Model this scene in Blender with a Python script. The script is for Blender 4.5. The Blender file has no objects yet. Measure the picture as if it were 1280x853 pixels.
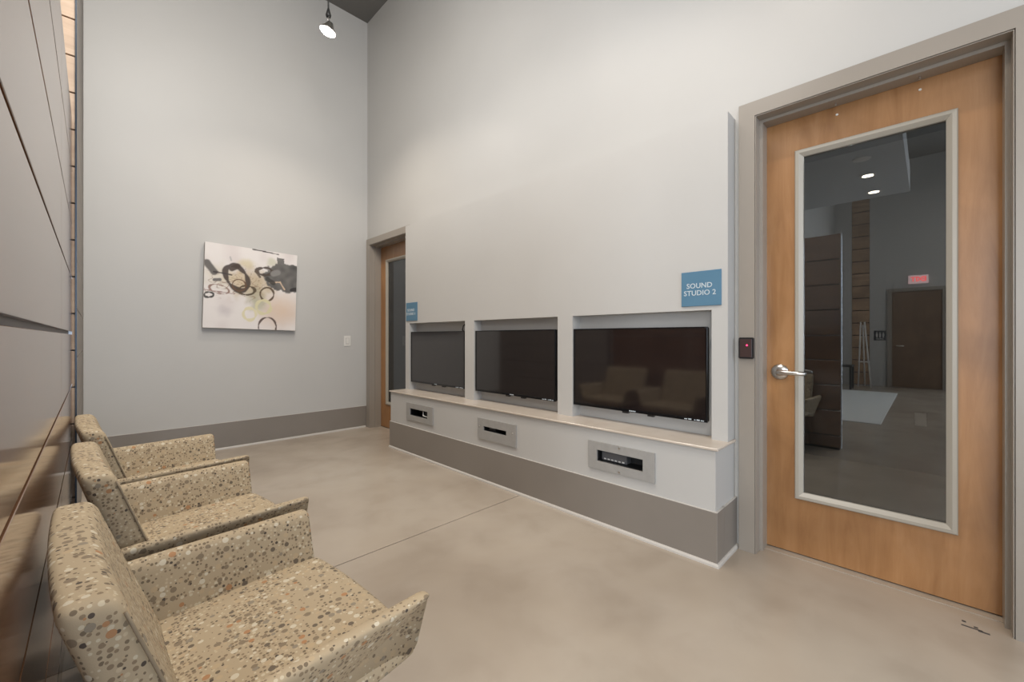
import bpy, bmesh, math, random
from mathutils import Vector, Matrix
C = bpy.context.scene.collection
S = bpy.context.scene
R = math.radians

# ------------------------------------------------------------------ camera
cam = bpy.data.objects.new('camera', bpy.data.cameras.new('camera'))
C.objects.link(cam)
cam.location = (0, 0, 1.2)
cam.rotation_euler = (R(90), 0, R(-45))
cam.data.sensor_width = 36
cam.data.lens = 522/1280*36
cam.data.shift_x = 0.0005
cam.data.shift_y = -0.0034
cam.data.clip_start = 0.01
S.camera = cam

# ------------------------------------------------------------------ world and exposure
W = bpy.data.worlds.new('world'); S.world = W; W.use_nodes = True
W.node_tree.nodes['Background'].inputs[0].default_value = (0.62, 0.74, 0.95, 1)
W.node_tree.nodes['Background'].inputs[1].default_value = 1.2
S.view_settings.view_transform = 'Standard'
S.view_settings.look = 'None'
S.view_settings.gamma = 1
S.view_settings.exposure = 0.15
S.view_settings.use_curve_mapping = False

# ------------------------------------------------------------------ lights
def area(name, loc, rot, sx, sy, power, col):
    l = bpy.data.lights.new(name, 'AREA'); l.shape = 'RECTANGLE'; l.size = sx; l.size_y = sy
    l.energy = power; l.color = col
    o = bpy.data.objects.new(name, l); C.objects.link(o); o.location = loc; o.rotation_euler = rot
    return o
def spot(name, loc, power, col, angle, blend, radius, rot=(0, 0, 0)):
    l = bpy.data.lights.new(name, 'SPOT'); l.energy = power; l.color = col
    l.spot_size = R(angle); l.spot_blend = blend; l.shadow_soft_size = radius
    o = bpy.data.objects.new(name, l); C.objects.link(o); o.location = loc; o.rotation_euler = rot
    return o
WARM = (1.0, 0.88, 0.74)
# daylight through the tall windows behind the camera (rear wall, y = -5) and the lobby glazing
area('window_daylight', (0.5, -4.9, 2.2), (R(90), 0, 0), 2.0, 3.4, 85, (0.80, 0.90, 1.0))
area('lobby_daylight', (-8.1, -2.9, 2.0), (0, R(-90), 0), 3.4, 3.2, 330, (0.80, 0.90, 1.0))
# ceiling pendants hanging in a row, only the farthest is in view
for i, y in enumerate((0.55, 2.4)):
    spot('pendant_light', (1.35, y, 4.2), (85, 45)[i], WARM, 132, 1.0, 0.06)
spot('pendant_light_far', (1.50, 4.1, 4.1), 95, WARM, 132, 1.0, 0.06)
# broad fill lights added out of view above the hall and the lobby
area('hall_fill', (0.55, 1.9, 4.5), (R(35), 0, 0), 1.2, 2.4, 105, (1.0, 0.95, 0.88))
area('lobby_fill', (-4.6, -3.1, 4.9), (0, 0, 0), 5.0, 2.8, 330, (1.0, 0.94, 0.86))
for x in (-1.42, -2.26):
    spot('downlight_lamp', (x, 0.55, 3.22), 30, WARM, 110, 0.6, 0.05)

pw = bpy.data.lights.new('studio_fill', 'POINT'); pw.energy = 30; pw.color = (1, 0.95, 0.9); pw.shadow_soft_size = 0.1  # added fill light so the outlet in the dark studio shows
po = bpy.data.objects.new('studio_fill', pw); C.objects.link(po); po.location = (3.9, 0.4, 2.7)
# ------------------------------------------------------------------ materials
def mat(name, col, rough=0.5, metal=0.0, emit=None, estr=0.0, coat=0.0, ior=1.5):
    m = bpy.data.materials.new(name); m.use_nodes = True
    b = m.node_tree.nodes['Principled BSDF']
    b.inputs['Base Color'].default_value = (*col, 1)
    b.inputs['Roughness'].default_value = rough
    b.inputs['Metallic'].default_value = metal
    b.inputs['IOR'].default_value = ior
    if coat: b.inputs['Coat Weight'].default_value = coat; b.inputs['Coat Roughness'].default_value = 0.08
    if emit: b.inputs['Emission Color'].default_value = (*emit, 1); b.inputs['Emission Strength'].default_value = estr
    return m
def nd(m, t, **k):
    n = m.node_tree.nodes.new(t)
    for a, v in k.items(): setattr(n, a, v)
    return n
def lk(m, a, b): m.node_tree.links.new(a, b)
def coords(m, scale=(1, 1, 1), kind='Object'):
    tc = nd(m, 'ShaderNodeTexCoord'); mp = nd(m, 'ShaderNodeMapping')
    mp.inputs['Scale'].default_value = scale
    lk(m, tc.outputs[kind], mp.inputs['Vector']); return mp.outputs[0]
def ramp(m, stops, src=None):
    r = nd(m, 'ShaderNodeValToRGB'); e = r.color_ramp.elements
    while len(e) < len(stops): e.new(0.5)
    for q, (p, c) in zip(e, stops): q.position = p; q.color = (*c, 1)
    if src is not None: lk(m, src, r.inputs[0])
    return r
def bump(m, src, strength, dist=0.002):
    b = nd(m, 'ShaderNodeBump'); b.inputs['Strength'].default_value = strength; b.inputs['Distance'].default_value = dist
    lk(m, src, b.inputs['Height']); lk(m, b.outputs[0], m.node_tree.nodes['Principled BSDF'].inputs['Normal'])

def noise_mat(name, c1, c2, scale, rough=0.6, bmp=0.0, detail=6, sc=(1, 1, 1), coat=0, lo=0.3, hi=0.7, dist=0.0):
    m = mat(name, c1, rough, coat=coat)
    v = coords(m, sc)
    n = nd(m, 'ShaderNodeTexNoise'); n.inputs['Scale'].default_value = scale; n.inputs['Detail'].default_value = detail
    n.inputs['Distortion'].default_value = dist
    lk(m, v, n.inputs['Vector'])
    r = ramp(m, [(lo, c1), (hi, c2)], n.outputs['Fac'])
    lk(m, r.outputs[0], m.node_tree.nodes['Principled BSDF'].inputs['Base Color'])
    if bmp: bump(m, n.outputs['Fac'], bmp)
    return m
M = {}
M['wall'] = noise_mat('wall_paint', (0.472, 0.462, 0.444), (0.492, 0.482, 0.463), 1.3, 0.42)
M['wall_box'] = M['wall']
M['base'] = noise_mat('taupe_baseboard_paint', (0.215, 0.190, 0.166), (0.235, 0.208, 0.182), 2.0, 0.28)
M['casing'] = noise_mat('taupe_casing_paint', (0.285, 0.252, 0.216), (0.305, 0.270, 0.232), 2.0, 0.30)
M['shoe'] = mat('shoe_molding_paint', (0.52, 0.49, 0.45), 0.35)
M['ledge'] = noise_mat('ledge_stone', (0.50, 0.43, 0.36), (0.56, 0.49, 0.42), 6, 0.22)
M['ceil'] = mat('ceiling_paint', (0.16, 0.155, 0.145), 0.8)
M['soffit'] = mat('soffit_paint', (0.42, 0.43, 0.44), 0.7)
M['dark'] = mat('dark_void', (0.02, 0.018, 0.017), 0.7)
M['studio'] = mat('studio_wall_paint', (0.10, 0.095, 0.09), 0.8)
M['steel'] = mat('satin_nickel', (0.62, 0.60, 0.57), 0.28, 1.0)
M['alu'] = mat('brushed_aluminium', (0.62, 0.66, 0.72), 0.35, 0.9)
M['lite'] = mat('lite_frame_paint', (0.36, 0.33, 0.28), 0.35)
M['plate'] = noise_mat('grey_plate_paint', (0.30, 0.29, 0.275), (0.33, 0.32, 0.305), 30, 0.35)
M['black'] = mat('black_plastic', (0.012, 0.012, 0.013), 0.35)
M['blackgloss'] = mat('screen_bezel', (0.006, 0.006, 0.007), 0.12)
M['screen'] = mat('lcd_screen', (0.012, 0.009, 0.009), 0.07, ior=1.9)
M['white'] = mat('white_plastic', (0.68, 0.66, 0.62), 0.4)
M['letter'] = mat('sign_letter', (0.50, 0.56, 0.60), 0.5)
M['sign'] = noise_mat('blue_sign_face', (0.075, 0.175, 0.265), (0.085, 0.190, 0.285), 5, 0.5)
M['cord'] = mat('black_cable', (0.015, 0.015, 0.015), 0.5)
M['red_led'] = mat('red_led', (0.8, 0.02, 0.05), 0.4, emit=(1, 0.03, 0.12), estr=4)
M['lens'] = mat('lamp_lens', (1, 1, 1), 0.4, emit=(1.0, 0.93, 0.82), estr=22)
M['downlens'] = mat('downlight_lens', (1, 1, 1), 0.4, emit=(1.0, 0.85, 0.66), estr=22)
M['exit_red'] = mat('exit_letters', (0.9, 0.1, 0.1), 0.4, emit=(1, 0.12, 0.12), estr=3.0)
M['leg'] = mat('dark_wood_leg', (0.022, 0.014, 0.010), 0.3)
M['restroom'] = mat('restroom_sign_face', (0.015, 0.02, 0.035), 0.5)
M['sheet'] = noise_mat('pale_sheet', (0.62, 0.62, 0.60), (0.72, 0.72, 0.70), 40, 0.9)
M['side'] = noise_mat('side_wall_veneer', (0.225, 0.205, 0.190), (0.26, 0.24, 0.222), 3, 0.7, sc=(1, 0.3, 4))

# polished concrete floor
m = mat('polished_concrete', (0.4, 0.35, 0.3), 0.22); M['floor'] = m
v = coords(m)
n1 = nd(m, 'ShaderNodeTexNoise'); n1.inputs['Scale'].default_value = 0.9; n1.inputs['Detail'].default_value = 4; n1.inputs['Distortion'].default_value = 0.3; lk(m, v, n1.inputs['Vector'])
n2 = nd(m, 'ShaderNodeTexNoise'); n2.inputs['Scale'].default_value = 3.2; n2.inputs['Detail'].default_value = 5; n2.inputs['Distortion'].default_value = 0.3; lk(m, v, n2.inputs['Vector'])
r1 = ramp(m, [(0.32, (0.335, 0.278, 0.220)), (0.5, (0.405, 0.345, 0.280)), (0.70, (0.455, 0.397, 0.328))], n1.outputs['Fac'])
r2 = ramp(m, [(0.28, (0.90, 0.89, 0.88)), (0.5, (1.0, 1.0, 1.0)), (0.78, (1.04, 1.04, 1.03))], n2.outputs['Fac'])
mx = nd(m, 'ShaderNodeMix', data_type='RGBA', blend_type='MULTIPLY'); mx.inputs[0].default_value = 1
lk(m, r1.outputs[0], mx.inputs[6]); lk(m, r2.outputs[0], mx.inputs[7])
lk(m, mx.outputs[2], m.node_tree.nodes['Principled BSDF'].inputs['Base Color'])
rr = ramp(m, [(0.3, (0.20,)*3), (0.7, (0.26,)*3)], n2.outputs['Fac']); lk(m, rr.outputs[0], m.node_tree.nodes['Principled BSDF'].inputs['Roughness'])


def wood(name, cols, grain_scale, rough, coat=0.0, sc=(1, 1, 0.12), blot=1.6):
    m = mat(name, cols[0], rough, coat=coat)
    v = coords(m, sc)
    n = nd(m, 'ShaderNodeTexNoise'); n.inputs['Scale'].default_value = grain_scale; n.inputs['Detail'].default_value = 8; n.inputs['Roughness'].default_value = 0.65; n.inputs['Distortion'].default_value = 0.5
    lk(m, v, n.inputs['Vector'])
    v2 = coords(m)
    b = nd(m, 'ShaderNodeTexNoise'); b.inputs['Scale'].default_value = blot; b.inputs['Detail'].default_value = 3; b.inputs['Distortion'].default_value = 1.0
    lk(m, v2, b.inputs['Vector'])
    r = ramp(m, [(0.28, cols[0]), (0.5, cols[1]), (0.72, cols[2])], n.outputs['Fac'])
    r2 = ramp(m, [(0.3, (0.74, 0.71, 0.68)), (0.7, (1.12, 1.10, 1.07))], b.outputs['Fac'])
    mx = nd(m, 'ShaderNodeMix', data_type='RGBA', blend_type='MULTIPLY'); mx.inputs[0].default_value = 1
    lk(m, r.outputs[0], mx.inputs[6]); lk(m, r2.outputs[0], mx.inputs[7])
    lk(m, mx.outputs[2], m.node_tree.nodes['Principled BSDF'].inputs['Base Color'])
    return m
M['door'] = wood('birch_door_veneer', [(0.28, 0.135, 0.052), (0.35, 0.180, 0.075), (0.41, 0.225, 0.105)], 14, 0.32, 0.1)
M['panel'] = wood('brown_wood_panel', [(0.15, 0.076, 0.042), (0.18, 0.093, 0.052), (0.215, 0.115, 0.066)], 9, 0.10, 0.0, sc=(1, 0.1, 1)); M['panel'].node_tree.nodes['Principled BSDF'].inputs['IOR'].default_value = 2.2
M['plank'] = wood('pale_wood_plank', [(0.42, 0.30, 0.215), (0.50, 0.37, 0.27), (0.56, 0.43, 0.32)], 12, 0.5, 0, sc=(0.15, 0.15, 1.6))
M['plank_dark'] = wood('brown_wood_plank', [(0.30, 0.19, 0.115), (0.40, 0.26, 0.16), (0.48, 0.32, 0.20)], 12, 0.5, 0, sc=(0.15, 0.15, 1.6))
M['far_door'] = wood('stained_far_door', [(0.16, 0.10, 0.062), (0.19, 0.12, 0.075), (0.22, 0.14, 0.09)], 10, 0.4)

# dotted upholstery: round dots of several sizes and colours on tan cloth
def dots_layer(m, v, scale, rmin, rmax, cols, base, rnd=0.75, seed=0.0):
    mp = nd(m, 'ShaderNodeMapping'); mp.inputs['Location'].default_value = (seed, seed*1.7, seed*0.6); lk(m, v, mp.inputs['Vector'])
    vo = nd(m, 'ShaderNodeTexVoronoi'); vo.inputs['Scale'].default_value = scale; vo.inputs['Randomness'].default_value = rnd
    lk(m, mp.outputs[0], vo.inputs['Vector'])
    sp = nd(m, 'ShaderNodeSeparateColor'); lk(m, vo.outputs['Color'], sp.inputs[0])
    mr = nd(m, 'ShaderNodeMapRange'); mr.inputs['To Min'].default_value = rmin; mr.inputs['To Max'].default_value = rmax; lk(m, sp.outputs[0], mr.inputs['Value'])
    cmp = nd(m, 'ShaderNodeMath', operation='LESS_THAN'); lk(m, vo.outputs['Distance'], cmp.inputs[0]); lk(m, mr.outputs[0], cmp.inputs[1])
    r = ramp(m, cols, sp.outputs[1]); r.color_ramp.interpolation = 'CONSTANT'
    mx = nd(m, 'ShaderNodeMix', data_type='RGBA'); lk(m, cmp.outputs[0], mx.inputs[0])
    if isinstance(base, tuple): mx.inputs[6].default_value = (*base, 1)
    else: lk(m, base, mx.inputs[6])
    lk(m, r.outputs[0], mx.inputs[7])
    return mx.outputs[2]
m = mat('dotted_upholstery', (0.4, 0.3, 0.2), 0.85); M['fabric'] = m
v = coords(m)
base = (0.385, 0.305, 0.200)
o = dots_layer(m, v, 100, 0.24, 0.46, [(0, (0.16, 0.118, 0.075)), (0.30, (0.50, 0.43, 0.31)), (0.50, (0.22, 0.160, 0.100)), (0.80, (0.46, 0.37, 0.25)), (0.93, (0.07, 0.052, 0.040))], base, 0.55)
o = dots_layer(m, v, 47, 0.17, 0.42, [(0, (0.21, 0.160, 0.105)), (0.27, (0.53, 0.47, 0.36)), (0.50, (0.13, 0.100, 0.070)), (0.60, (0.42, 0.32, 0.20)), (0.82, (0.36, 0.19, 0.090)), (0.88, (0.24, 0.20, 0.145))], o, 0.7, 3.1)
lk(m, o, m.node_tree.nodes['Principled BSDF'].inputs['Base Color'])
wv = nd(m, 'ShaderNodeTexNoise'); wv.inputs['Scale'].default_value = 500; lk(m, v, wv.inputs['Vector']); bump(m, wv.outputs['Fac'], 0.25, 0.001)
M['fabric_piping'] = mat('tan_piping_cloth', (0.25, 0.195, 0.13), 0.8)

# door glass: clear dark-backed pane with a mirror-like surface
m = bpy.data.materials.new('door_glass'); m.use_nodes = True; M['glass'] = m
nt = m.node_tree; nt.nodes.remove(nt.nodes['Principled BSDF'])
gl = nd(m, 'ShaderNodeBsdfGlossy'); gl.inputs['Roughness'].default_value = 0.0; gl.inputs['Color'].default_value = (0.94, 0.97, 1.0, 1)
tr = nd(m, 'ShaderNodeBsdfTransparent'); tr.inputs['Color'].default_value = (0.62, 0.64, 0.64, 1)
lw = nd(m, 'ShaderNodeFresnel'); lw.inputs['IOR'].default_value = 2.05
ms = nd(m, 'ShaderNodeMixShader'); lk(m, lw.outputs[0], ms.inputs[0]); lk(m, tr.outputs[0], ms.inputs[1]); lk(m, gl.outputs[0], ms.inputs[2])
lk(m, ms.outputs[0], nt.nodes['Material Output'].inputs[0])

# ------------------------------------------------------------------ mesh helpers
def link(name, bm, m, parent=None, smooth=False, bevel=0.0, seg=2):
    if bevel:
        bmesh.ops.bevel(bm, geom=[e for e in bm.edges], offset=bevel, segments=seg, affect='EDGES', clamp_overlap=True)
    bmesh.ops.recalc_face_normals(bm, faces=bm.faces)
    me = bpy.data.meshes.new(name); bm.to_mesh(me); bm.free()
    for mm in (m if isinstance(m, (list, tuple)) else [m]): me.materials.append(mm)
    if smooth:
        for p in me.polygons: p.use_smooth = True
    o = bpy.data.objects.new(name, me); C.objects.link(o)
    if parent is not None: o.parent = parent; o.matrix_parent_inverse = parent.matrix_world.inverted() if False else Matrix.Identity(4)
    return o
def box(bm, x0, x1, y0, y1, z0, z1):
    vs = [bm.verts.new((x, y, z)) for x in (x0, x1) for y in (y0, y1) for z in (z0, z1)]
    for f in ((0, 1, 3, 2), (4, 6, 7, 5), (0, 4, 5, 1), (2, 3, 7, 6), (0, 2, 6, 4), (1, 5, 7, 3)):
        bm.faces.new([vs[i] for i in f])
def bx(name, dims, m, parent=None, bevel=0.0, seg=1):
    bm = bmesh.new()
    for d in (dims if isinstance(dims[0], (list, tuple)) else [dims]): box(bm, *d)
    return link(name, bm, m, parent, bevel=bevel, seg=seg)
def struct(o): o['kind'] = 'structure'; return o
def empty(name, loc=(0, 0, 0), rz=0):
    o = bpy.data.objects.new(name, None); C.objects.link(o); o.location = loc; o.rotation_euler = (0, 0, rz); o.empty_display_size = 0.1
    return o
def tag(o, label, cat, group=None):
    o['label'] = label; o['category'] = cat
    if group: o['group'] = group
    return o
def tube(bm, pts, r, n=8, caps=True):
    pts = [Vector(p) for p in pts]; rings = []
    rs = r if isinstance(r, (list, tuple)) else [r]*len(pts)
    up = None
    for i, p in enumerate(pts):
        t = (pts[min(i+1, len(pts)-1)] - pts[max(i-1, 0)]).normalized()
        if up is None: up = t.orthogonal().normalized()
        up = (up - t*up.dot(t)).normalized(); s = t.cross(up)
        rings.append([bm.verts.new(p + (up*math.cos(a) + s*math.sin(a))*rs[i]) for a in [2*math.pi*k/n for k in range(n)]])
    for a, b in zip(rings, rings[1:]):
        for k in range(n): bm.faces.new((a[k], a[(k+1) % n], b[(k+1) % n], b[k]))
    if caps: bm.faces.new(rings[0]); bm.faces.new(rings[-1])
def lathe(bm, prof, n=24, mtx=Matrix.Identity(4)):
    rings = []
    for r, z in prof:
        rings.append([bm.verts.new(mtx @ Vector((max(r, 1e-4)*math.cos(a), max(r, 1e-4)*math.sin(a), z))) for a in [2*math.pi*k/n for k in range(n)]])
    for a, b in zip(rings, rings[1:]):
        for k in range(n): bm.faces.new((a[k], a[(k+1) % n], b[(k+1) % n], b[k]))
    bm.faces.new(rings[0]); bm.faces.new(rings[-1])
def prism(bm, poly, p3a, p3b):
    """poly: list of 2D points; p3a/p3b map a 2D point to the two end positions"""
    a = [bm.verts.new(p3a(*q)) for q in poly]; b = [bm.verts.new(p3b(*q)) for q in poly]
    n = len(poly)
    for k in range(n): bm.faces.new((a[k], a[(k+1) % n], b[(k+1) % n], b[k]))
    bm.faces.new(a); bm.faces.new(b)
def rbox(bm, h, r, nx, ny, nz, warp):
    """rounded box of half sizes h, radius r, gridded, then warped point by point"""
    hx, hy, hz = h; cache = {}
    def V(i, j, k):
        key = (i, j, k)
        if key in cache: return cache[key]
        def ax(t, n, hh):
            # cluster samples in the rounded corner
            u = 2*t/n - 1
            return hh*(u*0.55 + 0.45*math.sin(u*math.pi/2))
        p = Vector((ax(i, nx, hx), ax(j, ny, hy), ax(k, nz, hz)))
        q = Vector((max(-(hx-r), min(hx-r, p.x)), max(-(hy-r), min(hy-r, p.y)), max(-(hz-r), min(hz-r, p.z))))
        d = p - q
        if d.length > 1e-9:
            # push cube corner onto the rounded surface
            p = q + d.normalized()*r
        cache[key] = bm.verts.new(warp(p)); return cache[key]
    for i in range(nx):
        for j in range(ny):
            for k in (0, nz): bm.faces.new((V(i, j, k), V(i+1, j, k), V(i+1, j+1, k), V(i, j+1, k)))
    for i in range(nx):
        for k in range(nz):
            for j in (0, ny): bm.faces.new((V(i, j, k), V(i+1, j, k), V(i+1, j, k+1), V(i, j, k+1)))
    for j in range(ny):
        for k in range(nz):
            for i in (0, nx): bm.faces.new((V(i, j, k), V(i, j+1, k), V(i, j+1, k+1), V(i, j, k+1)))
def text_mesh(name, body, size, mtx, m, parent, extrude=0.0008, spacing=1.0, offset=0.0):
    cu = bpy.data.curves.new(name, 'FONT'); cu.body = body; cu.size = size; cu.extrude = extrude
    cu.align_x = 'CENTER'; cu.align_y = 'CENTER'; cu.space_character = spacing; cu.offset = offset; cu.resolution_u = 3
    t = bpy.data.objects.new(name, cu); C.objects.link(t)
    me = bpy.data.meshes.new_from_object(t); bpy.data.objects.remove(t); me.transform(mtx)
    me.materials.clear(); me.materials.append(m)
    o = bpy.data.objects.new(name, me); C.objects.link(o); o.parent = parent
    return o
def face_minus_x(x, y, z):   # text plane facing -x, reading towards -y
    return Matrix(((0, 0, -1, x), (-1, 0, 0, y), (0, 1, 0, z), (0, 0, 0, 1)))
def face_plus_x(x, y, z):
    return Matrix(((0, 0, 1, x), (1, 0, 0, y), (0, 1, 0, z), (0, 0, 0, 1)))

# ------------------------------------------------------------------ setting constants
XB = 2.615      # right wall plane
XF = 2.488      # face of the furred-out media wall
YB = 5.37       # back wall
H = 5.45        # ceiling
XL = -8.2       # far lobby wall
YR = -5.0       # rear wall behind the camera

# floor: two poured slabs with a saw-cut joint at y = 2.2
fl = struct(bx('floor', (XL, 5.35, YR, YB+0.2, -0.12, -0.008), M['dark']))
bx('slab', (XL, 5.35, YR, 2.197, -0.06, 0), M['floor'], fl)
bx('slab', (XL, 5.35, 2.203, YB+0.2, -0.06, 0), M['floor'], fl)
sc_b = bmesh.new()
random.seed(4)
for (x, y, lx, ly) in ((2.563, -0.125, 0.004, 0.03), (2.556, -0.158, 0.005, 0.016), (2.60, -0.104, 0.006, 0.006), (2.578, -0.137, 0.005, 0.006)):
    box(sc_b, x-lx, x+lx, y-ly/1.0, y+ly/1.0, 0.0, 0.0012)
link('scuff', sc_b, mat('black_scuff', (0.06, 0.05, 0.045), 0.8), fl)
struct(bx('ceiling', (XL, 5.35, YR, YB+0.2, H, H+0.1), M['ceil']))
# back wall
struct(bx('wall_back', (-0.9, XB+0.2, YB, YB+0.2, 0, H), M['wall']))
# right wall with two door openings
D1a, D1b = -0.237, 0.677
D2a, D2b = 4.336, 5.250
OZ = 2.424
G = 0.02
wr = struct(bx('wall_right', [(XB, XB+0.13, YR, D1a-G, 0, H), (XB, XB+0.13, D1b+G, D2a-G, 0, H), (XB, XB+0.13, D2b+G, YB, 0, H),
                              (XB, XB+0.13, D1a-G, D1b+G, OZ+G, H), (XB, XB+0.13, D2a-G, D2b+G, OZ+G, H)], M['wall']))
# furred-out media wall with three niches
NI = [(0.876, 1.854), (1.993, 2.979), (3.113, 4.10)]
NT, LT = 1.358, 0.620
BY0, BY1, BT = 0.79, 4.18, 2.457
cols = [(BY0, 0.876), (1.854, 1.993), (2.979, 3.113), (4.10, BY1)]
bo = bx('furred_wall', [(XF, XB, a, b, LT, NT) for a, b in cols] + [(XF, XB, BY0, BY1, NT, BT)], M['wall'], wr)
bx('niche_back', [(XF+0.09, XB, a, b, LT, NT) for a, b in NI], M['wall'], wr)
PB = [(1.197, 1.517, .404, .477), (2.354, 2.628, .425, .462), (3.453, 3.776, .404, .475)]   # slots behind the plates
XBX = 2.306
segs = [(XBX, XB, 0.792, 4.18, 0.0, .404), (XBX, XB, 0.792, 4.18, .477, 0.606)]
segs += [(XBX, XB, 0.792, 1.197, .404, .477), (XBX, XB, 1.517, 2.354, .404, .477), (XBX, XB, 2.628, 3.453, .404, .477), (XBX, XB, 3.776, 4.18, .404, .477),
         (XBX, XB, 2.354, 2.628, .404, .425), (XBX, XB, 2.354, 2.628, .462, .477)]
for a, b, c, d in PB: segs.append((2.42, XB, a, b, c, d))
bx('base_box', segs, M['wall_box'], wr)
bx('ledge', (2.290, 2.579, 0.775, 4.192, 0.606, LT), M['ledge'], wr, bevel=0.003)
# baseboards
bb = struct(bx('baseboard_right', (2.296, 2.40, 0.7804, 4.19, 0.0, 0.2822), M['base'], bevel=0.0015))
bx('baseboard_cap', (2.2962, 2.41, 0.7806, 4.1898, 0.2822, 0.2845), M['shoe'], bb)
bx('baseboard_end', (2.40, XB-0.001, 0.7804, 0.795, 0, 0.2822), M['base'], bb)
bx('baseboard_end_cap', (2.40, XB-0.001, 0.7806, 0.795, 0.2822, 0.2845), M['shoe'], bb)
bm = bmesh.new(); q = [(0, 0), (0.012, 0), (0.011, 0.010), (0.006, 0.017), (0, 0.019)]
prism(bm, q, lambda a, z: (2.296-a, 0.7804-a, z), lambda a, z: (2.296-a, 4.19, z))
prism(bm, q, lambda a, z: (2.296-a, 0.7804-a, z), lambda a, z: (XB-0.002, 0.7804-a, z))
link('shoe_molding', bm, M['shoe'], bb)
b2 = struct(bx('baseboard_back', (-0.06, 2.60, YB-0.014, YB-0.0005, 0, 0.2822), M['base'], bevel=0.001))
bx('baseboard_cap', (-0.06, 2.60, YB-0.0145, YB-0.0005, 0.2822, 0.286), M['shoe'], b2)
bm = bmesh.new(); prism(bm, q, lambda a, z: (-0.06, YB-0.014-a, z), lambda a, z: (2.58, YB-0.014-a, z)); link('shoe_molding', bm, M['shoe'], b2)

# ------------------------------------------------------------------ doors
def frame(name, y0, y1):
    """pressed frame: face casing, quirk, rabbet, stop; swept round the opening with mitred corners"""
    prof = [(2.742, -0.016), (2.742, -0.030+0.045), (XB-0.0008, 0.045), (XB-0.0008, 0.086), (2.585, 0.086), (2.585, 0.006), (2.594, 0.006), (2.594, 0.004), (2.589, 0.003), (2.589, 0.0), (2.659, 0.0), (2.659, -0.016)]
    bm = bmesh.new()
    paths = []
    for px, o in prof:
        paths.append([bm.verts.new((px, y1+o, 0.0)), bm.verts.new((px, y1+o, OZ+o)), bm.verts.new((px, y0-o, OZ+o)), bm.verts.new((px, y0-o, 0.0))])
    n = len(prof)
    for i in range(n):
        a, b = paths[i], paths[(i+1) % n]
        for k in range(3): bm.faces.new((a[k], a[k+1], b[k+1], b[k]))
    bm.faces.new([p[0] for p in paths]); bm.faces.new([p[3] for p in paths])
    return struct(link(name, bm, M['casing']))
frame('trim_1', D1a, D1b); 
# second frame: outer edge runs into the corner
frame('trim_2', D2a, D2b)
def lever(parent, y, z, x=2.741, sgn=-1, far=False):
    h = empty('lever_handle'); h.parent = parent
    bm = bmesh.new(); mt = Matrix.Translation((x, y, z)) @ Matrix.Rotation(R(-90), 4, 'Y')
    lathe(bm, [(0.044, 0.0), (0.044, 0.006), (0.040, 0.012), (0.027, 0.018), (0.018, 0.020)], 28, mt)
    link('rosette', bm, M['steel'], h, smooth=True)
    bm = bmesh.new()
    tube(bm, [(x-0.010, y, z), (x-0.045, y, z), (x-0.058, y+sgn*0.004, z), (x-0.066, y+sgn*0.016, z), (x-0.068, y+sgn*0.05, z+0.001), (x-0.067, y+sgn*0.09, z), (x-0.064, y+sgn*0.118, z-0.001), (x-0.056, y+sgn*0.130, z-0.001)],
         [0.014, 0.013, 0.015, 0.016, 0.0135, 0.012, 0.011, 0.009], 12)
    link('lever', bm, M['steel'], h, smooth=True)
    return h
def glazed_door(name, y0, y1, hy):
    d = struct(empty(name))
    a, b = y0-0.018+0.018*0, y1
    yc = (y0+y1)/2 - 0.004
    l0, l1, z0, z1 = yc-0.308, yc+0.308, 0.313, 2.229
    i0, i1, w0, w1 = yc-0.271, yc+0.271, 0.358, 2.184
    lf = bx('leaf', [(2.743, 2.788, y0-0.012, l0+0.01, 0.010, OZ-0.006), (2.743, 2.788, l1-0.01, y1+0.012, 0.010, OZ-0.006),
                     (2.743, 2.788, l0+0.01, l1-0.01, 0.010, z0+0.01), (2.743, 2.788, l0+0.01, l1-0.01, z1-0.01, OZ-0.006)], M['door'], d)
    bm = bmesh.new()
    # moulded vision frame: outer flat flange, then a slope down to the glass
    prof = [(2.7425, 0.0), (2.735, 0.0), (2.732, 0.004), (2.731, 0.018), (2.737, 0.026), (2.746, 0.037), (2.760, 0.037), (2.760, 0.012)]
    rings = [[bm.verts.new((px, yy, zz)) for yy, zz in ((l0+o, z0+o), (l1-o, z0+o), (l1-o, z1-o), (l0+o, z1-o))] for px, o in prof]
    for i in range(len(prof)):
        p, q2 = rings[i], rings[(i+1) % len(prof)]
        for k in range(4): bm.faces.new((p[k], p[(k+1) % 4], q2[(k+1) % 4], q2[k]))
    link('vision_frame', bm, M['lite'], d)
    bx('glass_pane', (2.7630, 2.7632, i0-0.012, i1+0.012, w0-0.012, w1+0.012), M['glass'], d)
    lever(d, hy, 1.006)
    return d
d1 = glazed_door('door_1', D1a, D1b, 0.595)
d2 = glazed_door('door_2', D2a, D2b, 4.42)
# small clips left in the head of the near frame
for y in (0.34, 0.03):
    c_ = bmesh.new(); lathe(c_, [(0.004, 0), (0.004, 0.01), (0.002, 0.014)], 8, Matrix.Translation((2.70, y, OZ-0.030))); link('screw', c_, M['steel'], d1)
    c_ = bmesh.new(); lathe(c_, [(0.006, 0), (0.005, 0.003)], 10, Matrix.Translation((2.7425, y, OZ-0.06)) @ Matrix.Rotation(R(-90), 4, 'Y')); link('screw', c_, M['white'], d1)
bx('threshold', [(2.70, 2.80, D1a, D1b, 0.0, 0.004)], M['floor'], d1)

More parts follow.
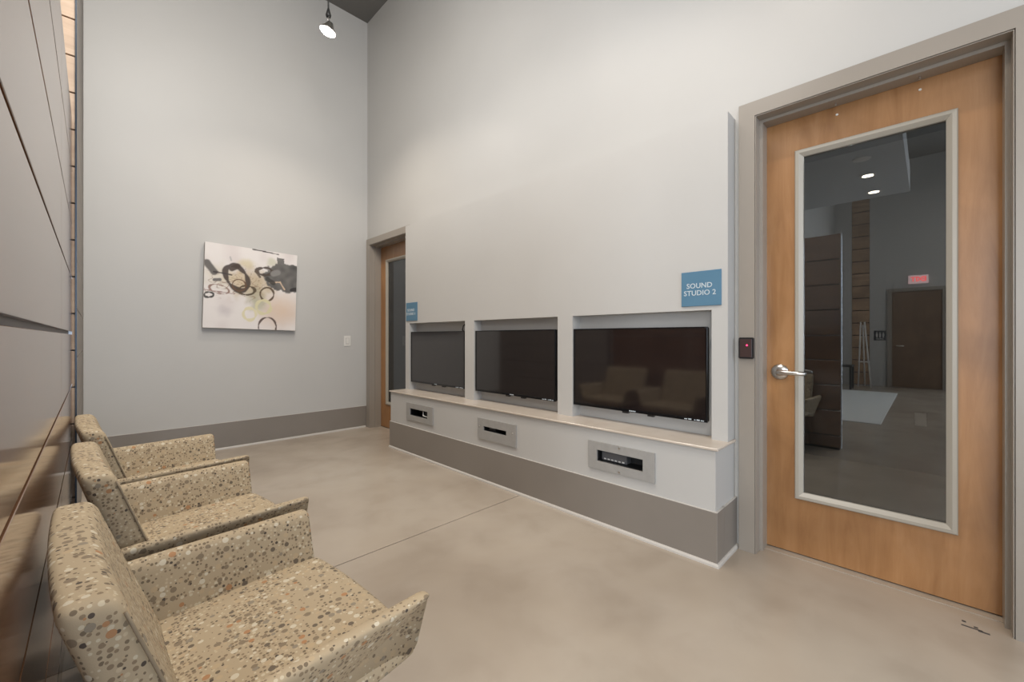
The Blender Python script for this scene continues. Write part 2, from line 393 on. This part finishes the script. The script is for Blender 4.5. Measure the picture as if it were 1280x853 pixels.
# studio rooms behind the two glazed doors
struct(bx('wall_studio', [(5.2, 5.3, YR, YB+0.2, 0, 3.0), (2.80, 5.2, -1.5, -1.4, 0, 3.0), (2.80, 5.2, 2.4, 2.5, 0, 3.0), (2.80, 5.2, YB+.05, YB+0.2, 0, 3.0), (XB+0.13, 5.3, -1.5, YB+0.2, 3.0, 3.05)], M['studio']))

# ------------------------------------------------------------------ left wall: big veneer boards, plank return, side wall
EX = -0.078
wl = struct(bx('wall_left', [(-0.112, -0.103, 0.675, 3.12, 0, 2.30), (-0.9, -0.13, 3.16, YB, 0, H)], M['dark']))
js = [0.02, .15, .42, .69, .96, 1.2225, 1.50, 1.77, 2.04, 2.312]
for (y0, y1) in ((0.664, 2.089), (2.0925, 3.098)):
    for k in range(9):
        g0 = 0.0075 if js[k] == 1.2225 else 0.0055; g1 = 0.0075 if js[k+1] == 1.2225 else 0.0055
        bx('panel', (-0.090, EX, y0, y1, js[k]+g0, js[k+1]-g1), M['panel'], wl, bevel=0.001)
bx('reveal_rail', (-0.103, -0.092, 0.664, 3.098, 1.19, 1.26), mat('grey_backing', (0.20, 0.19, 0.19), 0.5), wl)
for y0, y1 in ((0.655, 0.6635), (3.0985, 3.106)):
    bx('edge_strip', (-0.115, EX-0.001, y0, y1, 0.02, 2.312), M['alu'], wl)
# plank-clad return facing the camera beyond the boards
z = 2.85 - 0.1908*14
k = 0
while z < H-0.01:
    zt = min(z+0.1908, H)
    bx('plank', (-0.42, -0.0685, 3.135, 3.155, max(z, 0)+0.004, zt-0.004), M['plank'], wl, bevel=0.001)
    z += 0.1908; k += 1
bx('corner_strip', (-0.0685, -0.0625, 3.128, 3.16, 0, H), mat('dark_metal_edge', (0.035, 0.045, 0.06), 0.3, 0.6), wl)
z = 0.0
while z < H-0.02:
    zt = min(z+0.272, H)
    bx('side_board', (-0.13, -0.066, 3.162, YB, z+0.003, zt-0.003), M['side'], wl, bevel=0.001)
    z += 0.272
# ------------------------------------------------------------------ lobby behind and left of the camera
struct(bx('wall_lobby', [(XL-0.1, XL, YR, 1.05, 0, H), (XL-0.1, XL, 1.40, 1.9, 0, H), (XL, -0.9, 1.75, 1.9, 0, H)], M['wall']))
wp = struct(bx('wall_lobby_plank', (XL-0.1, XL-0.03, 1.05, 1.40, 0, H), M['dark']))
z = 0.02
while z < H-0.1:
    bx('plank', (XL-0.03, XL+0.01, 1.055, 1.395, z, z+0.29), M['plank_dark'], wp, bevel=0.002); z += 0.312
wr2 = [(-1.4, 2.7, 0.6, 4.5), (-7.6, -2.8, 0.5, 3.9)]
struct(bx('wall_rear', [(XL, -7.6, YR-0.1, YR, 0, H), (-2.8, -1.4, YR-0.1, YR, 0, H), (-7.6, -2.8, YR-0.1, YR, 3.9, H), (-7.6, -2.8, YR-0.1, YR, 0, 0.5),
                        (-1.4, 2.615, YR-0.1, YR, 4.5, H), (-1.4, 2.615, YR-0.1, YR, 0, 0.6)], M['wall']))
sf = struct(bx('ceiling_soffit', (-2.6, -0.16, 0.19, 1.75, 3.26, 3.6), M['soffit']))
for i, x in enumerate((-0.74, -1.42, -2.26)):
    bm = bmesh.new(); lathe(bm, [(0.085, 0.0), (0.085, -0.006), (0.062, -0.008), (0.060, 0.004)], 24, Matrix.Translation((x, 0.55, 3.26)))
    dl = link('downlight', bm, M['white'], None, smooth=False)
    tag(dl, ('unlit round recessed downlight in the dropped soffit, nearest the door glass', 'lit round recessed downlight in the middle of the soffit row', 'lit round recessed downlight at the far end of the soffit row')[i], 'light', 'downlights in the dropped soffit')
    bm = bmesh.new(); lathe(bm, [(0.058, 0.0), (0.056, -0.009)], 20, Matrix.Translation((x, 0.55, 3.26)))
    link('lens', bm, M['white'] if i == 0 else M['downlens'], dl)
fd = struct(empty('door_3'))
bx('leaf', (XL+0.005, XL+0.03, -0.215, 0.636, 0.01, 2.30), M['far_door'], fd)
bx('frame', [(XL, XL+0.05, 0.638, 0.72, 0, 2.38), (XL, XL+0.05, -0.30, -0.217, 0, 2.38), (XL, XL+0.05, -0.217, 0.638, 2.302, 2.38)], M['casing'], fd)
bm = bmesh.new(); tube(bm, [(XL+0.03, 0.55, 1.0), (XL+0.08, 0.55, 1.0), (XL+0.09, 0.53, 1.0), (XL+0.09, 0.42, 1.0)], 0.014, 10); link('lever_handle', bm, M['steel'], fd, smooth=True)
ex = empty('exit_sign', (XL+0.012, 0.18, 2.57)); tag(ex, 'lit red and white EXIT sign above the brown lobby door, seen in the door glass', 'sign')
bx('housing', (-0.01, 0.03, -0.17, 0.17, -0.10, 0.10), mat('lit_exit_face', (0.8, 0.7, 0.7), 0.4, emit=(1, 0.62, 0.60), estr=0.9), ex, bevel=0.004)
for ch, yy in zip('EXIT', (-0.105, -0.035, 0.028, 0.088)): text_mesh('letter', ch, 0.15, face_plus_x(0.032, yy, 0), M['exit_red'], ex, 0.002, 1.0, 0.003)
rs = empty('restroom_sign', (XL+0.002, 0.86, 1.25)); tag(rs, 'small black restroom sign with white figures beside the brown lobby door', 'sign')
bx('backing', (0.0, 0.01, -0.11, 0.11, -0.12, 0.12), M['restroom'], rs)
bm = bmesh.new()
for y in (0.055, -0.005, -0.065):
    box(bm, 0.010, 0.013, y-0.018, y+0.018, -0.01, 0.045); box(bm, 0.010, 0.013, y-0.012, y+0.012, -0.05, -0.01)
    lathe(bm, [(0.012, 0.0), (0.012, 0.003)], 12, Matrix.Translation((0.010, y, 0.065)) @ Matrix.Rotation(R(90), 4, 'Y'))
box(bm, 0.010, 0.013, -0.07, 0.07, -0.092, -0.078)
link('pictogram', bm, M['white'], rs)
rg = tag(bx('floor_sheet', (-6.6, -2.1, 0.47, 1.6, 0.0, 0.012), M['sheet'], bevel=0.003), 'pale flat rug on the lobby floor, seen only in the glass of the near door', 'sheet')  # thin pale rectangle lying on the lobby floor
ea = empty('display_easel', (-7.6, 1.12, 0)); tag(ea, 'slim white three-legged easel standing before the lobby planks', 'easel')
for (a, b) in (((0.0, 0.10, 0), (0.0, 0.05, 1.58)), ((0.0, -0.14, 0), (0.0, -0.02, 1.58)), ((-0.3, 0.0, 0), (-0.02, 0.01, 1.5))):
    bm = bmesh.new(); tube(bm, [a, b], 0.016, 8); link('leg', bm, M['white'], ea, smooth=True)
bm = bmesh.new(); box(bm, 0.0, 0.04, -0.13, 0.10, 0.60, 0.63); link('tray', bm, M['white'], ea)
sd = empty('side_table', (-7.0, 1.47, 0)); tag(sd, 'low black side table on the lobby floor next to the easel', 'table')
bx('tabletop', (-0.25, 0.25, -0.22, 0.22, 0.52, 0.56), M['black'], sd)
for sx in (-1, 1):
    for sy in (-1, 1): bx('leg', (sx*.22-.02, sx*.22+.02, sy*.19-.02, sy*.19+.02, 0, .52), M['black'], sd)

# ------------------------------------------------------------------ televisions
def tv(y0, y1, zc, label, extra=0.0):
    w, h, yc = 0.948, 0.555, (y0+y1)/2
    t = empty('television', (2.496, yc, 0.708+0.0)); tag(t, label, 'television', 'wall televisions in the niches')
    a, b = -w/2, w/2
    bx('housing', (0.006, 0.040, a+0.002, b-0.002, 0.002, h-0.002), M['black'], t, bevel=0.004, seg=2)
    bx('bezel', [(0.0, 0.012, a, a+0.010, 0, h), (0.0, 0.012, b-0.010, b, 0, h), (0.0, 0.012, a+0.010, b-0.010, h-0.010, h), (0.0, 0.012, a+0.010, b-0.010, 0, 0.017)], M['blackgloss'], t, bevel=0.0012)
    bx('screen', (0.0035, 0.0060, a+0.009, b-0.009, 0.016, h-0.009), M['screen'], t)
    for y in (0.055, -0.125):
        bx('foot_socket', (0.004, 0.03, y-0.022, y+0.022, -0.012, 0.0), M['black'], t, bevel=0.002)
    bx('logo', [(-0.0006, 0.0, 0.0+0.012*k-0.012*2, 0.0+0.012*k-0.012*2+0.009, 0.0055, 0.0125) for k in range(4)], M['letter'], t)
    bx('printed_marks', [(-0.0006, 0.0, a+0.018+0.024*k, a+0.018+0.024*k+(0.018 if k != 2 else 0.008), 0.005, 0.010+0.002*(k % 2)) for k in range(5)], M['letter'], t)
    bx('wall_mount', (0.040, 0.081, -0.2, 0.2, 0.12, 0.42), M['black'], t)
    return t
tv(0.902, 1.852, 0, 'dark television in the niche nearest the camera, just below the SOUND STUDIO 2 sign')
tv(2.019, 2.973, 0, 'television in the middle niche, its screen mirroring pale boards')
tv(3.130, 4.084, 0, 'television in the farthest niche beside the partly hidden glazed door')
bm = bmesh.new(); tube(bm, [(2.545, 3.135, 1.352), (2.53, 3.15, 1.34), (2.51, 3.165, 1.31), (2.515, 3.185, 1.275), (2.54, 3.19, 1.25)], 0.006, 8)
tag(link('power_cable', bm, M['cord'], smooth=True), 'short black cable looping over the top of the farthest television', 'cable')
bm = bmesh.new(); tube(bm, [(2.55, 2.012, 1.02), (2.525, 2.006, 0.97), (2.515, 2.002, 0.90), (2.52, 2.003, 0.84), (2.55, 2.012, 0.80)], 0.0045, 8)
tag(link('power_cable', bm, M['cord'], smooth=True), 'thin black cable hanging beside the right edge of the middle television', 'cable')

# ------------------------------------------------------------------ signs
def sign(yc, zc, w, h, l2, label):
    t = empty('room_sign', (XF-0.0005, yc, zc)); tag(t, label, 'sign', 'blue studio signs')
    bx('backing', (-0.007, 0.0, -w/2, w/2, -h/2, h/2), M['sign'], t, bevel=0.001)
    text_mesh('lettering', 'SOUND', 0.041, face_minus_x(-0.0078, 0.008, 0.016), M['letter'], t, 0.0006, 1.02, 0.0004)
    text_mesh('lettering', l2, 0.041, face_minus_x(-0.0078, 0.006, -0.026), M['letter'], t, 0.0006, 1.02, 0.0004)
    return t
sign(0.934, 1.484, 0.224, 0.202, 'STUDIO 2', 'blue square SOUND STUDIO 2 sign above the niche nearest the camera')
sign(4.045, 1.486, 0.224, 0.202, 'STUDIO 1', 'small-looking blue sign at the far end of the wall beside the partly hidden door')

# ------------------------------------------------------------------ connection plates
def plate(yc, wy, z0, z1, win, screws, label, kind):
    t = empty('wall_plate', (XBX-0.0003, yc, z0)); tag(t, label, 'wall plate', 'grey connection plates under the ledge')
    a, b, c, d = win[0]-yc, win[1]-yc, win[2]-z0, win[3]-z0
    w, h = wy/2, z1-z0
    bx('plate', [(-0.012, 0, -w, a, 0, h), (-0.012, 0, b, w, 0, h), (-0.012, 0, a, b, 0, c), (-0.012, 0, a, b, d, h)], M['plate'], t)
    for (sy, sz) in screws:
        bm = bmesh.new(); lathe(bm, [(0.007, 0.0), (0.006, 0.003), (0.002, 0.004)], 12, Matrix.Translation((-0.012, sy, sz)) @ Matrix.Rotation(R(-90), 4, 'Y')); link('screw', bm, M['steel'], t)
    bx('recess_back', (0.10, 0.113, a, b, c, d), M['dark'], t)
    bx('recess_liner', [(0.0, 0.10, a, b, c, c+0.002), (0.0, 0.10, a, b, d-0.002, d), (0.0, 0.10, a, a+0.002, c, d), (0.0, 0.10, b-0.002, b, c, d)], M['black'], t)
    if kind == 3:
        bx('socket_block', (0.03, 0.09, b-0.19, b-0.012, c+0.004, d-0.014), mat('dark_grey_socket', (0.10, 0.10, 0.105), 0.4), t, bevel=0.002)
        bx('socket_marks', [(0.0285, 0.030, b-0.03-0.026*k-0.016, b-0.03-0.026*k, c+0.010, c+0.018) for k in range(6)], M['white'], t)
    if kind == 1:
        bm = bmesh.new(); tube(bm, [(0.05, 0.02, d-0.01), (0.02, -0.03, d-0.015), (0.0, -0.06, c+0.02), (0.02, -0.11, c+0.010), (0.06, -0.14, c+0.02)], 0.006, 8); link('white_cable', bm, M['white'], t, smooth=True)
        bx('socket_block', (0.04, 0.09, a+0.02, a+0.12, c+0.01, d-0.01), M['dark'], t)
    if kind == 2:
        bx('socket_block', (0.04, 0.09, b-0.10, b-0.02, c+0.003, d-0.008), mat('grey_socket', (0.16, 0.15, 0.14), 0.4), t)
    return t
plate(1.3525, 0.459, .352, .528, PB[0], [(0.0, 0.163), (0.0, 0.015)], 'grey wall plate with a wide dark slot, nearest the near end of the box', 3)
plate(2.4735, 0.453, .351, .524, PB[1], [(-0.19, 0.105), (0.20, 0.105)], 'grey wall plate with a narrow slot under the middle television', 2)
plate(3.6015, 0.477, .354, .528, PB[2], [], 'grey wall plate holding a white cable in its slot, under the farthest television', 1)

# ------------------------------------------------------------------ card reader and light switch
cr = empty('card_reader', (2.5845, 0.7205, 1.141)); tag(cr, 'black card reader with a red light on the near door casing', 'card reader')
bx('housing', (-0.022, 0, -0.038, 0.038, -0.059, 0.059), M['black'], cr, bevel=0.004, seg=2)
bx('cover', (-0.025, -0.021, -0.030, 0.030, -0.050, 0.050), mat('reader_cover', (0.05, 0.03, 0.028), 0.3), cr, bevel=0.001)
bm = bmesh.new(); lathe(bm, [(0.0045, 0), (0.004, 0.003)], 12, Matrix.Translation((-0.025, -0.006, 0.016)) @ Matrix.Rotation(R(-90), 4, 'Y')); link('status_light', bm, M['red_led'], cr)
sw = empty('light_switch', (2.338, YB-0.0003, 1.155)); tag(sw, 'white rocker light switch on the back wall left of the far door', 'light switch')
bx('plate', (-0.044, 0.044, -0.006, 0, -0.068, 0.068), M['white'], sw, bevel=0.002)
bx('rocker', (-0.018, 0.018, -0.011, -0.005, -0.034, 0.034), M['white'], sw, bevel=0.001)
bx('rocker_surround', [(-0.022, -0.019, -0.0068, -0.006, -0.038, 0.038), (0.019, 0.022, -0.0068, -0.006, -0.038, 0.038), (-0.022, 0.022, -0.0068, -0.006, 0.035, 0.038), (-0.022, 0.022, -0.0068, -0.006, -0.038, -0.035)], M['plate'], sw)
ol = empty('outlet', (5.1995, 0.053, 0.47)); tag(ol, 'white wall outlet low inside the dark studio, seen through the near door glass', 'outlet')
bx('plate', (-0.008, 0, -0.038, 0.038, -0.058, 0.058), M['white'], ol, bevel=0.002)
bx('socket', [(-0.010, -0.008, -0.018, 0.018, 0.008, 0.045), (-0.010, -0.008, -0.018, 0.018, -0.045, -0.008)], M['white'], ol)

# ------------------------------------------------------------------ painting
def art_color(u, v, N):
    """flat print of the canvas: u right, v up, both 0..1"""
    def mixc(c, d, a): return [c[i]*(1-a)+d[i]*a for i in range(3)]
    def sm(a, b, x): t = max(0, min(1, (x-a)/(b-a))); return t*t*(3-2*t)
    from mathutils import noise as nz
    w1 = nz.noise(Vector((u*5, v*5, 1.3)))*0.5; w2 = nz.noise(Vector((u*14, v*14, 7.1))); w3 = nz.noise(Vector((u*40, v*40, 3.7)))
    c = [0.72, 0.68, 0.66]
    c = mixc(c, (0.62, 0.56, 0.55), sm(-0.1, 0.5, w1))
    c = mixc(c, (0.64, 0.47, 0.34), sm(0.33, 0.0, math.hypot((u-0.82)*0.8, (v-0.25))+w2*0.03)*0.75)
    c = mixc(c, (0.60, 0.52, 0.34), sm(0.13, 0.02, math.hypot(u-0.42, (v-0.80)*1.4)+w2*0.03)*0.8)
    c = mixc(c, (0.52, 0.47, 0.33), sm(0.17, 0.03, math.hypot(u-0.55, (v-0.47))+w2*0.04)*0.75)
    c = mixc(c, (0.42, 0.42, 0.30), sm(0.13, 0.02, math.hypot((u-0.56), (v-0.33)*0.8)+w2*0.04)*0.7)
    c = mixc(c, (0.50, 0.50, 0.36), sm(0.08, 0.02, math.hypot(u-0.70, v-0.86)+w2*0.02)*0.6)
    c = mixc(c, (0.47, 0.42, 0.44), sm(0.09, 0.0, math.hypot((u-0.20)*0.7, v-0.20)+w2*0.03)*0.55)
    c = mixc(c, (0.50, 0.40, 0.27), sm(0.26, 0.06, math.hypot((u-0.48)*0.7, (v-0.57))+w2*0.07)*0.9)
    c = mixc(c, (0.58, 0.47, 0.33), sm(0.13, 0.03, math.hypot((u-0.33)*0.8, (v-0.60))+w2*0.04)*0.85)
    c = mixc(c, (0.40, 0.38, 0.28), sm(0.16, 0.03, math.hypot((u-0.52)*1.2, (v-0.40)*0.8)+w2*0.06)*0.6)
    c = mixc(c, (0.56, 0.50, 0.36), sm(0.20, 0.05, math.hypot((u-0.14)*0.8, (v-0.62))+w2*0.06)*0.4)
    # brown cross hatching in the middle band
    h = abs(nz.noise(Vector((u*9+2, v*22, 4.4))))
    band = sm(0.22, 0.05, abs(v-0.50+0.12*(u-0.3)))*sm(0.72, 0.5, u)
    c = mixc(c, (0.22, 0.13, 0.08), band*sm(0.075, 0.0, h)*0.8)
    c = mixc(c, (0.45, 0.30, 0.22), band*sm(0.1, 0.6, w1+w2*0.5)*0.4)
    h2 = abs(nz.noise(Vector((u*16+5, v*13+3, 9.4)))+0.3*w3)
    c = mixc(c, (0.16, 0.10, 0.07), sm(0.05, 0.0, h2)*sm(0.22, 0.08, math.hypot((u-0.52)*0.75, v-0.62))*0.8)
    # large grey mass
    dd = math.hypot((u-0.88)*0.80, (v-0.68)*1.15) + 0.03*w2 + 0.015*w3
    g = sm(0.225, 0.205, dd)
    blk = 1 if (0.76 < u+0.01*w2 < 0.84 and 0.62 < v < 0.93+0.01*w2) else 0
    g = max(g*(sm(0.45, 0.50, v+0.015*w2)), blk*0.95)
    c = mixc(c, (0.085+0.06*(w2+0.5), 0.080+0.056*(w2+0.5), 0.076+0.052*(w2+0.5)), g)
    # rings and strokes: (cx, cy, rx, ry, width, colour, tilt)
    for cx, cy, rx, ry, wd, col, ti in ((0.325, 0.615, 0.105, 0.160, 0.055, (0.045, 0.028, 0.022), -0.5), (0.43, 0.475, 0.085, 0.055, 0.024, (0.07, 0.045, 0.02), -0.1),
                                        (0.655, 0.45, 0.075, 0.085, 0.024, (0.08, 0.045, 0.02), 0.3), (0.62, 0.735, 0.085, 0.045, 0.034, (0.06, 0.04, 0.03), -0.1),
                                        (0.62, 0.285, 0.080, 0.085, 0.040, (0.62, 0.57, 0.36), 0), (0.47, 0.185, 0.068, 0.075, 0.036, (0.66, 0.60, 0.40), 0),
                                        (0.05, 0.385, 0.045, 0.030, 0.022, (0.03, 0.025, 0.022), -0.2), (0.67, 0.035, 0.10, 0.12, 0.020, (0.08, 0.045, 0.035), 0),
                                        (0.35, 0.53, 0.07, 0.07, 0.018, (0.12, 0.06, 0.03), 0.6), (0.15, 0.46, 0.10, 0.05, 0.012, (0.25, 0.15, 0.12), 0.2)):
        x, y = u-cx, v-cy; x, y = x*math.cos(ti)-y*math.sin(ti), x*math.sin(ti)+y*math.cos(ti)
        e = abs(math.hypot(x/rx, y/ry)-1)*min(rx, ry) + 0.006*w2
        wdd = wd*(0.45+0.55*abs(math.sin(2.1*math.atan2(y, x)+cx*9)))
        c = mixc(c, col, sm(wdd*0.62, wdd*0.38, e)*0.95)
    for x0, y0, x1, y1, wd, col in ((0.02, 0.76, 0.09, 0.66, 0.045, (0.10, 0.09, 0.085)), (0.09, 0.66, 0.27, 0.645, 0.009, (0.04, 0.03, 0.03)), (0.48, 0.995, 0.77, 0.975, 0.010, (0.03, 0.02, 0.02)),
                                    (0.10, 0.565, 0.15, 0.575, 0.022, (0.12, 0.11, 0.11)), (0.68, 0.60, 0.80, 0.62, 0.011, (0.62, 0.46, 0.33)), (0.80, 0.62, 0.855, 0.53, 0.011, (0.62, 0.46, 0.33)),
                                    (0.66, 0.64, 0.72, 0.60, 0.035, (0.04, 0.035, 0.03)), (0.94, 0.53, 1.0, 0.55, 0.030, (0.02, 0.016, 0.016)), (0.53, 0.72, 0.57, 0.66, 0.020, (0.10, 0.07, 0.05)),
                                    (0.27, 0.72, 0.33, 0.76, 0.040, (0.05, 0.03, 0.022)), (0.0, 0.44, 0.30, 0.42, 0.006, (0.25, 0.14, 0.12)), (0.25, 0.86, 0.26, 0.82, 0.012, (0.42, 0.40, 0.40)),
                                    (0.72, 0.72, 0.77, 0.74, 0.045, (0.22, 0.21, 0.20))):
        dx, dy = x1-x0, y1-y0; t = max(0, min(1, ((u-x0)*dx+(v-y0)*dy)/(dx*dx+dy*dy)))
        e = math.hypot(u-x0-t*dx, v-y0-t*dy) + 0.008*w2
        c = mixc(c, col, sm(wd, wd*0.6, e)*0.95)
    return c
pt = empty('canvas_painting', (1.252, YB-0.018, 1.740)); pt.rotation_euler = (0, R(1.5), 0)
tag(pt, 'square abstract canvas with grey, black and brown strokes hanging on the back wall', 'painting')
N = 150; hw = 0.447
bm = bmesh.new(); vv = [[bm.verts.new((-hw+2*hw*i/N, -0.0405, -hw+2*hw*j/N)) for j in range(N+1)] for i in range(N+1)]
cl = {}
for i in range(N):
    for j in range(N): bm.faces.new((vv[i][j], vv[i+1][j], vv[i+1][j+1], vv[i][j+1]))
bm.verts.index_update()
vc = [None]*((N+1)**2)
for i in range(N+1):
    for j in range(N+1): vc[vv[i][j].index] = art_color(i/N, j/N, N)
mm = mat('painted_canvas', (1, 1, 1), 0.6); at_ = nd(mm, 'ShaderNodeVertexColor'); at_.layer_name = 'paint'; lk(mm, at_.outputs[0], mm.node_tree.nodes['Principled BSDF'].inputs['Base Color'])
cn = link('painted_face', bm, mm, pt)
ca = cn.data.color_attributes.new('paint', 'FLOAT_COLOR', 'POINT')
for i, c in enumerate(vc): ca.data[i].color = (*c, 1)
bx('stretched_canvas', (-hw, hw, -0.040, 0.0, -hw, hw), mat('canvas_edge', (0.60, 0.57, 0.54), 0.7), pt, bevel=0.002)

# ------------------------------------------------------------------ pendant lamp
pl = empty('pendant_lamp', (1.64, 4.2, 4.25)); tag(pl, 'small lit spot lamp hanging from a thin dark cord near the back corner', 'lamp')
bm = bmesh.new(); tube(bm, [(0, 0, 0.13), (0, 0, H-4.25)], 0.008, 8); link('cord', bm, M['cord'], pl)
bm = bmesh.new(); lathe(bm, [(0.008, 0.21), (0.018, 0.17), (0.026, 0.14), (0.022, 0.12)], 16); link('cap', bm, M['cord'], pl, smooth=True)
bm = bmesh.new()
for s in (-1, 1): tube(bm, [(0, s*0.012, 0.12), (0, s*0.016, 0.09), (0.012, s*0.02, 0.05)], 0.004, 6)
link('yoke', bm, M['steel'], pl)
mt = Matrix.Rotation(R(18), 4, Vector((1, 1, 0)).normalized()) @ Matrix.Rotation(R(0), 4, 'Z')
bm = bmesh.new(); lathe(bm, [(0.028, 0.065), (0.034, 0.05), (0.050, 0.02), (0.075, -0.010), (0.078, -0.020), (0.072, -0.020)], 28, mt); link('shade', bm, M['steel'], pl, smooth=True)
bm = bmesh.new(); lathe(bm, [(0.074, -0.0205), (0.072, -0.030), (0.055, -0.042), (0.02, -0.048)], 28, mt); link('lens', bm, M['lens'], pl, smooth=True)

# ------------------------------------------------------------------ armchairs
def make_chair():
    t = empty('armchair')
    # seat: thin front, tucked under at the sides
    def ws(p):
        k = max(0, -p.z/0.04)
        y = p.y*(1-0.20*k)*(1-0.05*max(0, p.x/0.25)**3)
        x, z = p.x*1.03+0.310-0.03*k*(p.x > 0), p.z+0.395
        f = max(0, p.x/0.25)
        x += 0.018*f*(1-(p.y/0.30)**2)
        z += 0.010*(1-(p.y/0.32)**2)*(1-(p.x/0.26)**2) + 0.012*(p.x/0.25)
        return (x, y, z)
    bm = bmesh.new(); rbox(bm, (0.245, 0.308, 0.040), 0.026, 22, 22, 8, ws); link('seat', bm, M['fabric'], t, smooth=True)
    # backrest: reclined slab with a softly rounded top and flat ends
    def wb(p):
        k = (p.z+0.20)/0.40
        th = 1.10 - 0.22*k
        y = p.y*(1+0.02*k)
        x = p.x*th + 0.092 - 0.132*k + 0.010*(p.y/0.30)**2
        return (x, y, p.z*1.03+0.594)
    bm = bmesh.new(); rbox(bm, (0.043, 0.292, 0.200), 0.026, 10, 30, 22, wb); bk = link('backrest', bm, M['fabric'], t, smooth=True)
    for sy in (-1, 1):
        pts = [Vector((0.036, sy*0.290, zz)) for zz in [-0.17+0.34*i/12 for i in range(13)]]
        bm = bmesh.new(); tube(bm, [wb(p) for p in pts], 0.0028, 6); link('piping', bm, M['fabric_piping'], bk, smooth=True)
    # arms: thin slabs leaning well outwards, open underneath
    for s in (-1, 1):
        def wa(p):
            k = (p.z+0.085)/0.17
            f = (p.x+0.27)/0.54
            x = p.x*1.03 + 0.272 + 0.01*k*(1-f) - 0.06*(1-k)*f*(1 if p.y*s > 0 else 0)
            y = s*(0.300 + 0.058*k) + p.y*(1 - 0.9*(1-k)*(1 if p.y*s > 0 else 0))
            z = p.z + 0.500 + 0.004*f*k - (0.07*(1-f)*(1-k)) + 0.075*f*(1-k)*(1 if p.y*s > 0 else 0)
            return (x, y, z)
        bm = bmesh.new(); rbox(bm, (0.27, 0.024, 0.085), 0.020, 24, 6, 14, wa); link('arm', bm, M['fabric'], t, smooth=True)
    # upholstered underframe and legs
    bx('underframe', (0.06, 0.44, -0.20, 0.20, 0.31, 0.365), M['leg'], t, bevel=0.006)
    for lx in (0.09, 0.42):
        for sy in (-1, 1):
            bm = bmesh.new(); tube(bm, [(lx, sy*0.19, 0.33), (lx+(0.01 if lx > 0.2 else -0.03), sy*0.23, 0.0)], [0.022, 0.013], 10); link('leg', bm, M['leg'], t, smooth=True)
    return t
def copy_tree(o, parent=None):
    c = o.copy(); C.objects.link(c); c.parent = parent
    for ch in list(o.children): copy_tree(ch, c)
    return c
spots = [(0.008, 1.185, 3.0, 'dotted tan armchair nearest the camera, first in the row along the wood wall'),
         (0.018, 2.015, 3.5, 'dotted tan armchair in the middle of the row along the wood wall'),
         (0.008, 2.835, 3.0, 'dotted tan armchair farthest from the camera, nearest the painting')]
ch0 = make_chair()
kids = [ch0] + [copy_tree(ch0) for _ in range(2)]
for o, (x, y, rz, lab) in zip(kids, spots):
    o.location = (x, y, 0); o.rotation_euler = (0, 0, R(rz)); tag(o, lab, 'armchair', 'dotted armchairs in a row')
